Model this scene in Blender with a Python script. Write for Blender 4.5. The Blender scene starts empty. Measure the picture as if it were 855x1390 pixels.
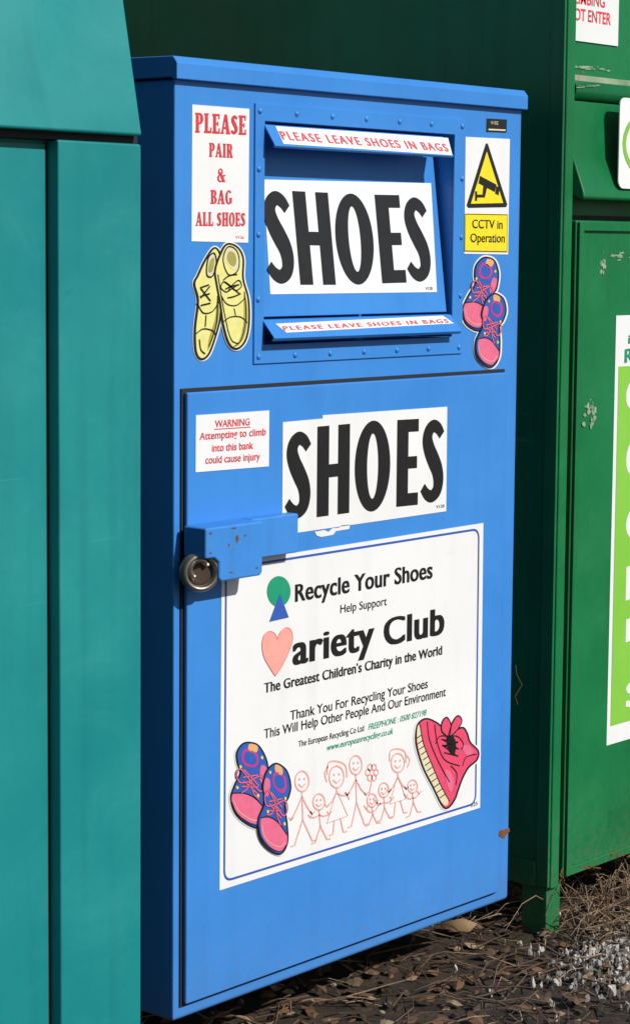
import bpy, bmesh, math, random
from mathutils import Vector, Matrix
random.seed(7)
S = bpy.context.scene
COL = S.collection
# ------------------------------------------------------------------ camera model
F, CX, CY = 3000.0, 427.5, 650.0
AL, TH, RO = math.radians(40.84), math.radians(6.03), 0.0085
fh = Vector((math.cos(AL), math.sin(AL), 0))
fwd = fh*math.cos(TH) + Vector((0, 0, -math.sin(TH)))
rt = Vector((math.sin(AL), -math.cos(AL), 0))
up = rt.cross(fwd)
rt2 = rt*math.cos(RO) + up*math.sin(RO)
up2 = up*math.cos(RO) - rt*math.sin(RO)
def ray(px, py): return fwd + rt2*((px-CX)/F) + up2*((CY-py)/F)
ZB, ZT = 0.13, 1.88
r1, r2 = ray(237, 106), ray(234, 1389)
dy = (ZT-ZB)/(r1.z/r1.y - r2.z/r2.y)
CAM = Vector((-dy/r1.y*r1.x, -dy, ZT-dy/r1.y*r1.z))
class Plane:
    def __init__(s, P, N, V=Vector((0, 0, 1))): s.P, s.N, s.V = Vector(P), Vector(N).normalized(), Vector(V).normalized()
    def hit(s, px, py, off=0.0):
        d = ray(px, py)
        return CAM + d*((s.P+s.N*off-CAM).dot(s.N)/d.dot(s.N))
def ypl(y): return Plane((0, y, 0), (0, -1, 0))
def xpl(x): return Plane((x, 0, 0), (-1, 0, 0))
def zpl(z): return Plane((0, 0, z), (0, 0, 1))
# ------------------------------------------------------------------ materials
def nn(nt, t, **k):
    n = nt.nodes.new(t)
    for a, b in k.items(): setattr(n, a, b)
    return n
def paint(name, c1, c2, rough=.42, bump=.02, big=2.5, streak=.25, dirt=(.05, .045, .035), rust=0.0, spec=.4, lowbump=.0, dirtamt=.25, splash=0.0, fade=0.0, scratch=0.0):
    m = bpy.data.materials.new(name); m.use_nodes = True
    nt = m.node_tree; b = nt.nodes['Principled BSDF']; L = nt.links.new
    geo = nn(nt, 'ShaderNodeNewGeometry')
    def noise(sc, det=8, ro=.65, vec=None, dist=0):
        n = nn(nt, 'ShaderNodeTexNoise'); n.inputs['Scale'].default_value = sc; n.inputs['Detail'].default_value = det; n.inputs['Roughness'].default_value = ro; n.inputs['Distortion'].default_value = dist
        L(vec or geo.outputs['Position'], n.inputs['Vector']); return n
    def ramp(src, a, c):
        r_ = nn(nt, 'ShaderNodeValToRGB'); r_.color_ramp.elements[0].position = a; r_.color_ramp.elements[1].position = c; L(src, r_.inputs[0]); return r_.outputs[0]
    def mix(fac, a, col, amt=1.0):
        if amt != 1.0:
            mu = nn(nt, 'ShaderNodeMath', operation='MULTIPLY'); mu.inputs[1].default_value = amt; L(fac, mu.inputs[0]); fac = mu.outputs[0]
        mx = nn(nt, 'ShaderNodeMixRGB'); mx.inputs[2].default_value = (*col, 1); L(fac, mx.inputs[0])
        if isinstance(a, tuple): mx.inputs[1].default_value = (*a, 1)
        else: L(a, mx.inputs[1])
        return mx.outputs[0]
    n1 = noise(big)
    out = mix(ramp(n1.outputs['Fac'], .35, .68), c1, c2)
    mp = nn(nt, 'ShaderNodeMapping'); mp.inputs['Scale'].default_value = (22, 22, 1.3); L(geo.outputs['Position'], mp.inputs[0])
    out = mix(ramp(noise(1, 6, .5, mp.outputs[0]).outputs['Fac'], .52, .8), out, dirt, streak)
    n3 = noise(45, 10, .75)
    out = mix(ramp(n3.outputs['Fac'], .60, .72), out, dirt, dirtamt)
    if fade:
        out = mix(ramp(noise(6, 12, .8, None, .6).outputs['Fac'], .50, .70), out, tuple(min(1, x*1.25+.035) for x in c2), fade)
    if scratch:
        mp2 = nn(nt, 'ShaderNodeMapping'); mp2.inputs['Rotation'].default_value = (0, .5, 0); mp2.inputs['Scale'].default_value = (3, 3, 130); L(geo.outputs['Position'], mp2.inputs[0])
        a_ = ramp(noise(1, 3, .5, mp2.outputs[0]).outputs['Fac'], .70, .73); c_ = ramp(noise(3, 3).outputs['Fac'], .52, .62)
        mu = nn(nt, 'ShaderNodeMath', operation='MULTIPLY'); L(a_, mu.inputs[0]); L(c_, mu.inputs[1])
        out = mix(mu.outputs[0], out, tuple(min(1, x*1.4+.08) for x in c2), scratch)
    if splash:
        sp = nn(nt, 'ShaderNodeSeparateXYZ'); L(geo.outputs['Position'], sp.inputs[0])
        mr = nn(nt, 'ShaderNodeMapRange'); mr.inputs['From Min'].default_value = .12; mr.inputs['From Max'].default_value = .5; mr.inputs['To Min'].default_value = 1; mr.inputs['To Max'].default_value = 0; L(sp.outputs['Z'], mr.inputs['Value'])
        pw = nn(nt, 'ShaderNodeMath', operation='POWER'); pw.inputs[1].default_value = 2.6; L(mr.outputs[0], pw.inputs[0])
        mu = nn(nt, 'ShaderNodeMath', operation='MULTIPLY'); L(pw.outputs[0], mu.inputs[0]); L(ramp(noise(70, 10, .8).outputs['Fac'], .44, .62), mu.inputs[1])
        out = mix(mu.outputs[0], out, (.16, .13, .10), splash)
    if rust:
        out = mix(ramp(noise(9, 12, .7).outputs['Fac'], .70-rust, .73-rust), out, (.13, .05, .02))
    L(out, b.inputs['Base Color'])
    ma = nn(nt, 'ShaderNodeMapRange'); ma.inputs['To Min'].default_value = rough-.08; ma.inputs['To Max'].default_value = rough+.14
    L(n1.outputs['Fac'], ma.inputs['Value']); L(ma.outputs[0], b.inputs['Roughness'])
    b.inputs['Specular IOR Level'].default_value = spec
    bp = nn(nt, 'ShaderNodeBump'); bp.inputs['Strength'].default_value = bump*5; bp.inputs['Distance'].default_value = .004
    L(n3.outputs['Fac'], bp.inputs['Height'])
    if lowbump:
        n5 = noise(3.2, 1)
        b5 = nn(nt, 'ShaderNodeBump'); b5.inputs['Strength'].default_value = 1; b5.inputs['Distance'].default_value = lowbump
        L(n5.outputs['Fac'], b5.inputs['Height']); L(bp.outputs[0], b5.inputs['Normal']); L(b5.outputs[0], b.inputs['Normal'])
    else: L(bp.outputs[0], b.inputs['Normal'])
    return m
def flat(name, c, rough=.45, metal=0):
    m = bpy.data.materials.new(name); m.use_nodes = True; nt = m.node_tree
    b = nt.nodes['Principled BSDF']
    n = nn(nt, 'ShaderNodeTexNoise'); n.inputs['Scale'].default_value = 60; n.inputs['Detail'].default_value = 6
    g = nn(nt, 'ShaderNodeNewGeometry'); nt.links.new(g.outputs['Position'], n.inputs['Vector'])
    mx = nn(nt, 'ShaderNodeMixRGB'); mx.inputs[1].default_value = (*[x*.82 for x in c], 1); mx.inputs[2].default_value = (*[min(1, x*1.14+.004) for x in c], 1)
    nt.links.new(n.outputs['Fac'], mx.inputs[0]); nt.links.new(mx.outputs[0], b.inputs['Base Color'])
    b.inputs['Roughness'].default_value = rough; b.inputs['Metallic'].default_value = metal
    return m
BLUE = paint('blue_paint', (.038, .215, .60), (.048, .240, .64), rough=.36, streak=.12, lowbump=.014, dirt=(.03, .08, .17), dirtamt=.18, splash=.4, fade=.12, scratch=.4)
BLUEL = paint('blue_paint_lock', (.038, .215, .60), (.048, .240, .64), rough=.4, streak=.2, rust=.03, dirt=(.05, .06, .08), fade=.3)
TEAL = paint('teal_paint', (.005, .195, .205), (.012, .245, .238), rough=.42, big=1.6, streak=.35, dirt=(.005, .125, .14), lowbump=.02, dirtamt=.35, fade=.2, scratch=.15)
GREEN = paint('green_paint', (.003, .135, .040), (.006, .178, .055), rough=.38, streak=.4, dirt=(.006, .07, .028), lowbump=.022, dirtamt=.4, fade=.22, splash=.4, scratch=.4)
WHITE = paint('white_vinyl', (.80, .80, .80), (.74, .74, .74), rough=.38, streak=.12, dirt=(.38, .36, .33), dirtamt=.16, bump=.006, lowbump=.006)
BLACK = flat('black_print', (.010, .010, .011), .4)
RED = flat('red_print', (.68, .035, .045), .45)
RED3 = flat('faded_red_print', (.72, .09, .10), .5)
PINK = flat('pink_line_print', (.86, .38, .32), .5)
YEL = flat('yellow_print', (.85, .68, .015), .45)
YEL2 = flat('pale_yellow_print', (.76, .71, .24), .45)
OLIVE = flat('olive_print', (.36, .33, .07), .5)
GRN = flat('green_print', (.01, .30, .16), .45)
LIME = paint('lime_vinyl', (.20, .50, .05), (.24, .56, .07), rough=.4, streak=.15, dirt=(.15, .3, .05))
BLU2 = flat('blue_print', (.03, .10, .42), .45)
ROSE = flat('rose_print', (.74, .14, .25), .45)
MAG = flat('magenta_print', (.62, .03, .18), .45)
CREAM = flat('cream_print', (.70, .64, .42), .5)
RED2 = flat('crimson_print', (.74, .07, .15), .4)
ORG = flat('orange_print', (.75, .38, .16), .45)
HEARTP = flat('heart_print', (.86, .36, .30), .45)
HEARTL = flat('heart_shade_print', (.82, .25, .22), .45)
RUST = paint('rust', (.12, .045, .018), (.22, .09, .03), rough=.85, big=40, bump=.1)
CHIP = paint('primer_chip', (.34, .42, .31), (.10, .20, .10), rough=.7, big=60)
PALE = paint('scraped_ledge', (.34, .38, .28), (.14, .26, .13), rough=.7, big=14, dirt=(.12, .07, .03), streak=.5)
STEEL = flat('worn_steel', (.36, .32, .27), .40, .9)
STEELD = flat('dark_steel', (.07, .045, .03), .7, .4)
DARK = flat('dark_inside', (.01, .012, .015), .8)
# ------------------------------------------------------------------ mesh builder
def cat(pts, closed, n=6):
    P = [Vector(p) for p in pts]; N = len(P); out = []
    rng = range(N) if closed else range(N-1)
    for i in rng:
        if closed: a, b, c, d = P[i-1], P[i], P[(i+1) % N], P[(i+2) % N]
        else: a, b, c, d = P[max(i-1, 0)], P[i], P[i+1], P[min(i+2, N-1)]
        for k in range(n):
            t = k/n
            out.append(.5*((2*b)+(c-a)*t+(2*a-5*b+4*c-d)*t*t+(3*b-a-3*c+d)*t**3))
    if not closed: out.append(P[-1])
    return out
def smo(q, closed=True): return [(v.x, v.y) for v in cat([Vector((*p_, 0)) for p_ in q], closed)]
class MB:
    def __init__(s): s.v, s.f, s.m, s.mats = [], [], [], []
    def add(s, vs, fs, mat):
        if mat not in s.mats: s.mats.append(mat)
        k = s.mats.index(mat); o = len(s.v); s.v += [Vector(v) for v in vs]
        for f in fs: s.f.append([i+o for i in f]); s.m.append(k)
    def box(s, x0, x1, y0, y1, z0, z1, mat):
        s.add([(x, y, z) for x in (x0, x1) for y in (y0, y1) for z in (z0, z1)],
              [(0, 1, 3, 2), (4, 6, 7, 5), (0, 4, 5, 1), (2, 3, 7, 6), (0, 2, 6, 4), (1, 5, 7, 3)], mat)
    def prism(s, prof, x0, x1, mat):
        n = len(prof)
        s.add([(x0, y, z) for y, z in prof]+[(x1, y, z) for y, z in prof],
              [tuple(range(n)), tuple(range(2*n-1, n-1, -1))]+[(i, i+n, (i+1) % n+n, (i+1) % n) for i in range(n)], mat)
    def plate(s, pl, pts, off, mat):
        a = [pl.hit(*p, off) for p in pts]; n = len(a); b = [p-pl.N*(off+.0005) for p in a]
        s.add(a+b, [tuple(range(n))]+[(i, (i+1) % n, (i+1) % n+n, i+n) for i in range(n)], mat)
    def sheet(s, pl, pts, off, mat, smooth=False):
        if smooth: pts = smo(pts)
        s.add([pl.hit(p[0], p[1], off) for p in pts], [tuple(range(len(pts)))], mat)
    def ell(s, pl, cx, cy, rx, ry, off, mat, n=28):
        s.sheet(pl, [(cx+rx*math.cos(2*math.pi*i/n), cy+ry*math.sin(2*math.pi*i/n)) for i in range(n)], off, mat)
    def rib3(s, P, N, w, mat, closed=False):
        n = len(P); L = []; R = []
        for i in range(n):
            a = P[i-1] if (i or closed) else P[0]; b = P[(i+1) % n] if (i < n-1 or closed) else P[-1]
            t = (b-a).normalized(); q = N.cross(t)*w/2
            L.append(P[i]+q); R.append(P[i]-q)
        rg = range(n) if closed else range(n-1)
        s.add(L+R, [(i, (i+1) % n, (i+1) % n+n, i+n) for i in rg], mat)
    def rib(s, pl, pts, w, off, mat, closed=False, smooth=False):
        if smooth: pts = smo(pts, closed)
        s.rib3([pl.hit(p[0], p[1], off) for p in pts], pl.N, w, mat, closed)
    def tube(s, P, r, mat, n=8):
        P = [Vector(p) for p in P]; vs = []; fs = []
        for i, p in enumerate(P):
            t = (P[min(i+1, len(P)-1)]-P[max(i-1, 0)]).normalized()
            a = t.cross(Vector((.3, .2, .9))).normalized(); b = t.cross(a)
            rr = r[i] if isinstance(r, (list, tuple)) else r
            vs += [p+(a*math.cos(2*math.pi*k/n)+b*math.sin(2*math.pi*k/n))*rr for k in range(n)]
        for i in range(len(P)-1):
            for k in range(n): fs.append((i*n+k, i*n+(k+1) % n, (i+1)*n+(k+1) % n, (i+1)*n+k))
        fs += [tuple(range(n)), tuple((len(P)-1)*n+k for k in range(n-1, -1, -1))]
        s.add(vs, fs, mat)
    def text(s, pl, st, bl, br, h, off, mat, bold=0.0, shear=0.0, sp=1.0, xh=0):
        vs, fs, ex = boldglyphs(st, bold, shear, sp)
        x0 = min(v[0] for v in vs)-ex; x1 = max(v[0] for v in vs)+ex
        A = pl.hit(*bl, off); B = pl.hit(*br, off); H = pl.hit(bl[0], bl[1]-h, off)
        V = pl.V*(H-A).dot(pl.V)
        def fy(y):
            y = y/CAPH
            if not xh: return y
            x_ = XH/CAPH
            if y <= 0: return y
            if y <= x_: return y*xh/x_
            return xh+(y-x_)*(1-xh)/(1-x_)
        for k, d in enumerate((0,) if ex <= 0 else (-ex, 0, ex)):
            s.add([A+(B-A)*((v[0]+d-x0)/(x1-x0))+V*fy(v[1])+pl.N*(.00006*k) for v in vs], fs, mat)
    def build(s, name, parent=None, bevel=0, smooth=False, label=None, recalc=False, seg=2):
        me = bpy.data.meshes.new(name)
        root = parent
        while root and root.parent: root = root.parent
        o0 = Vector(root['_o']) if root else Vector((0, 0, 0))
        me.from_pydata([tuple(v-o0) for v in s.v], [], s.f)
        for m in s.mats: me.materials.append(m)
        for p, k in zip(me.polygons, s.m): p.material_index = k; p.use_smooth = smooth
        if recalc or bevel:
            bm = bmesh.new(); bm.from_mesh(me); bmesh.ops.recalc_face_normals(bm, faces=bm.faces); bm.to_mesh(me); bm.free()
        o = bpy.data.objects.new(name, me); COL.objects.link(o)
        if parent: o.parent = parent
        if bevel:
            b = o.modifiers.new('b', 'BEVEL'); b.width = bevel; b.segments = seg; b.limit_method = 'ANGLE'; b.harden_normals = False
            for p in me.polygons: p.use_smooth = True
            w = o.modifiers.new('w', 'WEIGHTED_NORMAL'); w.keep_sharp = True; w.weight = 100
        if label: o['label'] = label
        return o
def glyphs(st, bold, shear, sp):
    cu = bpy.data.curves.new('t', 'FONT'); cu.body = st; cu.offset = bold; cu.shear = shear; cu.space_character = sp; cu.resolution_u = 5
    o = bpy.data.objects.new('t', cu); COL.objects.link(o)
    dg = bpy.context.evaluated_depsgraph_get(); dg.update()
    me = bpy.data.meshes.new_from_object(o.evaluated_get(dg))
    vs = [tuple(v.co) for v in me.vertices]; fs = [tuple(p.vertices) for p in me.polygons]
    bpy.data.objects.remove(o); bpy.data.curves.remove(cu); bpy.data.meshes.remove(me)
    return vs, fs
def boldglyphs(st, bold, shear, sp):
    o_ = min(bold, .010); ex = bold-o_
    vs, fs = glyphs(st, o_, shear, sp*(1+ex*1.6))
    return vs, fs, ex
CAPH = max(v[1] for v in glyphs('H', 0, 0, 1)[0])
XH = max(v[1] for v in glyphs('x', 0, 0, 1)[0])
def line(parent, pl, st, bl, br, h, off, mat, bold=0.0, shear=0.0, sp=1.0, xh=0, name='lettering'):
    mb = MB(); mb.text(pl, st, bl, br, h, off, mat, bold, shear, sp, xh); return mb.build(name, parent)
def thing(name, label, catg, loc, group=None):
    o = bpy.data.objects.new(name, None); COL.objects.link(o); o.location = loc; o['_o'] = tuple(loc)
    o['label'] = label; o['category'] = catg; o.empty_display_size = .1
    if group: o['group'] = group
    return o
def tag(o, label, catg, group=None):
    o['label'] = label; o['category'] = catg
    if group: o['group'] = group
    return o
# big SHOES glyphs
def G_S():
    w = .47; pts = [(.415, .795, .125), (.34, .875, .145), (.235, .91, .15), (.14, .85, .18), (.112, .745, .21), (.16, .625, .225), (.245, .505, .235), (.325, .385, .225), (.353, .26, .21), (.32, .145, .18), (.215, .085, .15), (.11, .115, .14), (.02, .20, .12)]
    P = cat([Vector((a, b, c)) for a, b, c in pts], False, 5); L = []; R = []
    for i, p in enumerate(P):
        a = P[max(i-1, 0)]; b = P[min(i+1, len(P)-1)]; t = Vector((b.x-a.x, b.y-a.y)).normalized(); q = Vector((-t.y, t.x))*p.z/2
        L.append((p.x+q.x, p.y+q.y)); R.append((p.x-q.x, p.y-q.y))
    n = len(P); return L+R, [(i, i+1, i+1+n, i+n) for i in range(n-1)], w
def G_H():
    w = .57; t = .205
    return [(0, 0), (t, 0), (t, .425), (w-t, .425), (w-t, 0), (w, 0), (w, 1), (w-t, 1), (w-t, .57), (t, .57), (t, 1), (0, 1)], [tuple(range(12))], w
def G_E():
    w = .39; t = .205
    return [(0, 0), (w, 0), (w, .145), (t, .145), (t, .43), (w*.94, .43), (w*.94, .57), (t, .57), (t, .855), (w, .855), (w, 1), (0, 1)], [tuple(range(12))], w
def G_O():
    w = .62; n = 44; vs = []
    for rx, ry in ((w/2, .515), (w/2-.212, .37)):
        for k in range(n):
            a = 2*math.pi*k/n; vs.append((w/2+rx*math.cos(a), .5+ry*math.sin(a)))
    return vs, [(k, (k+1) % n, (k+1) % n+n, k+n) for k in range(n)], w
def bigword(parent, pl, boxes, off, mat):
    for ch, (xl, xr, yt, ybl, ybr) in zip('SHOES', boxes):
        mb = MB()
        vs, fs, w = {'S': G_S, 'H': G_H, 'O': G_O, 'E': G_E}[ch]()
        A = pl.hit(xl, ybl, off); B = pl.hit(xr, ybr, off); T = pl.hit(xl, yt, off); V = pl.V*(T-A).dot(pl.V)
        mb.add([A+(B-A)*(x/w)+V*y for x, y in vs], fs, mat); mb.build('letter', parent)
def slab(mb, pl, st, bl, br, h, off, mat):
    T = .20
    def bar(x0, y0, x1, y1): return [(x0, y0), (x1, y0), (x1, y1), (x0, y1)]
    def arc(cx, cy, rx, ry, a0, a1, wx, wy, n=10):
        o = []; i_ = []
        for k in range(n+1):
            a = math.radians(a0+(a1-a0)*k/n); c, s_ = math.cos(a), math.sin(a); o.append((cx+rx*c, cy+ry*s_)); i_.append((cx+(rx-wx)*c, cy+(ry-wy)*s_))
        return [[o[k], o[k+1], i_[k+1], i_[k]] for k in range(n)]
    def glyph(c):
        s_ = .055
        if c == 'P': return .56, [bar(s_, 0, s_+T, 1), bar(0, 0, T+2*s_, .08), bar(0, .92, .32, 1), bar(s_+T, .42, .32, .52)]+arc(.31, .71, .25, .29, -90, 90, T, .10)
        if c == 'R': return .62, [bar(s_, 0, s_+T, 1), bar(0, 0, T+2*s_, .08), bar(0, .92, .32, 1), bar(s_+T, .44, .32, .54), [(.28, .5), (.44, .5), (.62, 0), (.40, 0)], bar(.38, 0, .64, .08)]+arc(.31, .72, .25, .28, -90, 90, T, .10)
        if c == 'L': return .50, [bar(s_, 0, s_+T, 1), bar(0, .92, T+2*s_, 1), bar(0, 0, .5, .12), bar(.42, .12, .5, .30)]
        if c == 'E': return .52, [bar(s_, 0, s_+T, 1), bar(0, .89, .50, 1), bar(0, 0, .52, .11), bar(T, .45, .42, .55), bar(.44, .11, .52, .28), bar(.42, .74, .50, .89), bar(.36, .38, .42, .62)]
        if c == 'A': return .66, [[(.03, 0), (.15, 0), (.36, 1), (.26, 1)], [(.26, 1), (.42, 1), (.63, 0), (.41, 0)], bar(.16, .26, .50, .36), bar(-.02, 0, .22, .08), bar(.36, 0, .68, .08)]
        if c == 'I': return .31, [bar(s_, 0, s_+T, 1), bar(0, 0, .31, .08), bar(0, .92, .31, 1)]
        if c == 'B': return .58, [bar(s_, 0, s_+T, 1), bar(0, 0, .32, .10), bar(0, .90, .32, 1), bar(T, .46, .33, .55)]+arc(.31, .75, .23, .25, -90, 90, T-.02, .10)+arc(.32, .27, .26, .27, -90, 90, T, .10)
        if c == 'H': return .66, [bar(s_, 0, s_+T, 1), bar(.66-s_-T, 0, .66-s_, 1), bar(T, .45, .5, .56)]+[bar(a, b, a+.31, b+.08) for a in (0, .35) for b in (0, .92)]
        if c == 'O': return .62, arc(.31, .5, .31, .52, 0, 360, T, .11, 24)
        if c == 'G': return .62, arc(.31, .5, .31, .52, 40, 345, T, .11, 20)+[bar(.36, .36, .64, .46), bar(.42, .06, .60, .40)]
        if c == 'S':
            vs, fs, w = G_S(); return .48, [[vs[i] for i in f] for f in fs]
        if c == '&': return .68, arc(.27, .76, .20, .26, 0, 360, .11, .09, 16)+arc(.28, .28, .28, .30, 60, 400, .15, .10, 20)+[[(.12, .72), (.30, .72), (.70, 0), (.48, 0)], bar(.46, .46, .70, .54)]
        return .28, []
    x = 0; L = []
    for c in st:
        w, P = glyph(c)
        for q in P: L.append([(a+x, b) for a, b in q])
        x += w+.07
    x -= .07
    A = pl.hit(*bl, off); B = pl.hit(*br, off); H = pl.hit(bl[0], bl[1]-h, off); V = pl.V*(H-A).dot(pl.V)
    for k, q in enumerate(L): mb.add([A+(B-A)*(a/x)+V*b+pl.N*(.00002*(k % 7)) for a, b in q], [tuple(range(len(q)))], mat)

# ================================================================== BLUE SHOE BANK
Y0 = ypl(0)
XR = Y0.hit(698, 700).x
blue = thing('shoe_bank', 'bright blue steel shoe bank with white posters, between the teal bank and the green container', 'shoe bank', (XR/2, .4, 0))
DEP = .80
ox0, ox1 = Y0.hit(356.5, 300).x, Y0.hit(614, 300).x
oz1, oz0 = Y0.hit(357, 163).z, Y0.hit(357, 468).z
m = MB()
CD = .22
V = [(0, 0, ZB), (XR, 0, ZB), (XR, 0, ZT), (0, 0, ZT), (ox0, 0, oz0), (ox1, 0, oz0), (ox1, 0, oz1), (ox0, 0, oz1),
     (ox0, CD, oz0), (ox1, CD, oz0), (ox1, CD, oz1), (ox0, CD, oz1), (0, DEP, ZB), (XR, DEP, ZB), (XR, DEP, ZT), (0, DEP, ZT)]
m.add(V, [(0, 1, 5, 4), (1, 2, 6, 5), (2, 3, 7, 6), (3, 0, 4, 7), (4, 5, 9, 8), (5, 6, 10, 9), (6, 7, 11, 10), (7, 4, 8, 11), (8, 9, 10, 11),
          (0, 12, 13, 1), (1, 13, 14, 2), (2, 14, 15, 3), (3, 15, 12, 0), (12, 15, 14, 13)], BLUE)
body = m.build('body', blue, bevel=.007, seg=3)
m = MB(); zt2 = Y0.hit(237, 75).z
m.prism([(-.014, ZT-.001), (-.014, zt2-.012), (-.004, zt2), (DEP+.012, zt2+.012), (DEP+.012, ZT-.001), (DEP+.003, ZT-.001), (DEP+.003, ZT+.003), (-.002, ZT+.003), (-.002, ZT-.001)], -.008, XR+.004, BLUE)
m.build('lid', blue, bevel=.005, seg=3)
YD = -.014; D0 = ypl(YD)
dx0, dx1 = D0.hit(254, 900).x, D0.hit(682, 850).x
dz1, dz0 = D0.hit(255, 533).z, D0.hit(680, 1210).z
m = MB(); m.box(dx0, dx1, YD, -.004, dz0, dz1, BLUE)
door = m.build('door', blue, bevel=.003)
m = MB(); m.box(dx0-.006, dx1+.006, -.0035, .002, dz0-.006, dz1+.007, DARK)  # dark sheet behind the door edges, gap shadow put into its colour
m.build('door_gap_shade', blue)
fx0, fx1 = Y0.hit(344, 300).x, Y0.hit(628, 300).x
fz1, fz0 = Y0.hit(345, 139).z, Y0.hit(343, 494).z
def ring(mb, x0, x1, z0, z1, a0, a1, b0, b1, y0, y1, mat):
    o = [(x0, z0), (x1, z0), (x1, z1), (x0, z1)]; i = [(a0, b0), (a1, b0), (a1, b1), (a0, b1)]
    vs = [(x, y0, z) for x, z in o]+[(x, y0, z) for x, z in i]+[(x, y1, z) for x, z in o]+[(x, y1, z) for x, z in i]
    fs = []
    for k in range(4):
        n = (k+1) % 4
        fs += [(k, n, n+4, k+4), (k+8, k+12, n+12, n+8), (k, k+8, n+8, n), (k+4, n+4, n+12, k+12)]
    mb.add(vs, fs, mat)
m = MB(); ring(m, fx0, fx1, fz0, fz1, ox0+.001, ox1-.001, oz0+.001, oz1-.001, -.004, .001, BLUE)
hf = m.build('hopper_frame', blue, bevel=.0012)
def rivet(x, z):
    mb = MB(); n = 10; vs = []; fs = []
    for j in range(4):
        a = j/3*math.pi/2
        for k in range(n): vs.append((x+.0062*math.cos(a)*math.cos(2*math.pi*k/n), -.004-.004*math.sin(a), z+.0062*math.cos(a)*math.sin(2*math.pi*k/n)))
    for j in range(3):
        for k in range(n): fs.append((j*n+k, j*n+(k+1) % n, (j+1)*n+(k+1) % n, (j+1)*n+k))
    mb.add(vs, fs, BLUE); mb.build('rivet', hf, smooth=True)
for k in range(7):
    x = fx0+.012+(fx1-fx0-.024)*k/6
    rivet(x, fz1-.014); rivet(x, fz0+.014)
for k in range(1, 4):
    z = fz0+(fz1-fz0)*k/4; rivet(fx0+.010, z)
    rivet(fx1-.010, z)
zA = Y0.hit(366, 430).z; zT_ = oz1-.012
Pb = Vector((0, .002, zA)); Pt = Vector((0, .048, zT_))
Vd = (Pt-Pb).normalized(); Nd = Vector((1, 0, 0)).cross(Vd)
if Nd.y > 0: Nd = -Nd
HP = Plane(Pb, Nd, Vd)
m = MB()
m.add([(x, y, z) for x in (ox0+.003, ox1-.012) for y, z in ((.002, zA), (.048, zT_), (.058, zT_), (.012, zA))],
      [(0, 1, 2, 3), (7, 6, 5, 4), (0, 4, 5, 1), (1, 5, 6, 2), (2, 6, 7, 3), (3, 7, 4, 0)], BLUE)
panel = m.build('hopper_panel', blue, bevel=.002)
def lip(px_t, px_b, px_r, name, extra):
    a = ypl(-.004).hit(*px_t); b = xpl(a.x).hit(*px_b); xr = ypl(b.y).hit(*px_r).x
    th = .003
    mb = MB(); prof = [(a.y+.012, a.z+.001), (a.y, a.z), (b.y, b.z), (b.y+extra[0], b.z+extra[1]), (b.y+extra[0]+.002, b.z+extra[1]+.002), (b.y+.004, b.z+.002), (a.y+.003, a.z-th), (a.y+.012, a.z-th)]
    mb.prism(prof, a.x, xr, BLUE)
    o = mb.build(name, blue, bevel=.0008)
    v = (Vector((0, a.y, a.z))-Vector((0, b.y, b.z))).normalized(); n = Vector((1, 0, 0)).cross(v)
    if n.y > 0: n = -n
    return o, Plane(a, n, v)
ul, UL = lip((359, 168), (374, 197), (616, 200), 'upper_flap', (.004, -.004))
ll, LL = lip((357, 434), (373, 459), (627, 450), 'lower_flap', (.006, -.006))
m = MB(); m.plate(UL, [(374, 170.5), (608, 186.5), (614, 210), (385, 194.5)], .001, WHITE)
st = m.build('sticker', ul, label='white strip with red letters on the upper flap')
line(ul, UL, 'PLEASE LEAVE SHOES IN BAGS', (384, 188.5), (610, 205), 11, .0018, RED3, bold=.036, sp=1.26)
m = MB(); m.plate(LL, [(374, 439), (601, 428), (616, 438.5), (389, 451)], .001, WHITE); m.build('sticker', ll, label='worn white strip with red letters on the lower flap')
line(ll, LL, 'PLEASE LEAVE SHOES IN BAGS', (386, 448), (610, 437.5), 5.6, .0018, RED3, bold=.030, sp=1.26)
m = MB(); m.plate(HP, [(357.5, 243), (585, 248), (593, 396), (367, 399)], .001, WHITE)
s1 = m.build('sticker', panel, label='white sticker reading SHOES on the hopper panel')
bigword(panel, HP, [(366, 403, 256, 386, 386), (408, 456, 259, 386, 386), (461, 512, 263, 384, 384), (519, 552, 264, 384, 383), (556, 588, 265, 383, 383)], .0018, BLACK)
line(panel, HP, 'V128', (578, 393), (587, 393), 4, .0018, BLACK)
def part_sticker(pts, label, parent=blue, pl=Y0, off=.0012, mat=None):
    mb = MB(); mb.plate(pl, pts, off, mat or WHITE); return mb.build('sticker', parent, label=label)
p = part_sticker([(261, 141), (338.5, 147), (337, 329), (260, 327)], 'white sticker with red words about pairing and bagging shoes')
for st_, bl, br, h in (('PLEASE', (265, 179), (334, 182.5), 27), ('PAIR', (284, 212), (316, 213.5), 19), ('&', (295, 246), (306, 246.5), 18), ('BAG', (286, 276), (315, 276.5), 19), ('ALL SHOES', (266, 306), (333, 306.5), 19)):
    m = MB(); slab(m, Y0, st_, bl, br, h, .002, RED); m.build('lettering', p)
line(p, Y0, 'V126', (320, 323), (331, 323.5), 3.5, .002, RED)
m = MB(); m.plate(Y0, [(661, 160), (688, 161.5), (687.5, 179), (660.5, 178)], .0015, BLACK); mp_ = m.build('maker_plate', blue)
m = MB(); m.sheet(Y0, [(663, 174), (686, 175), (686, 177), (663, 176)], .002, CREAM); m.build('maker_line', mp_)
line(mp_, Y0, 'V102', (666, 168), (676, 168.5), 4.5, .002, CREAM)
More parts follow.
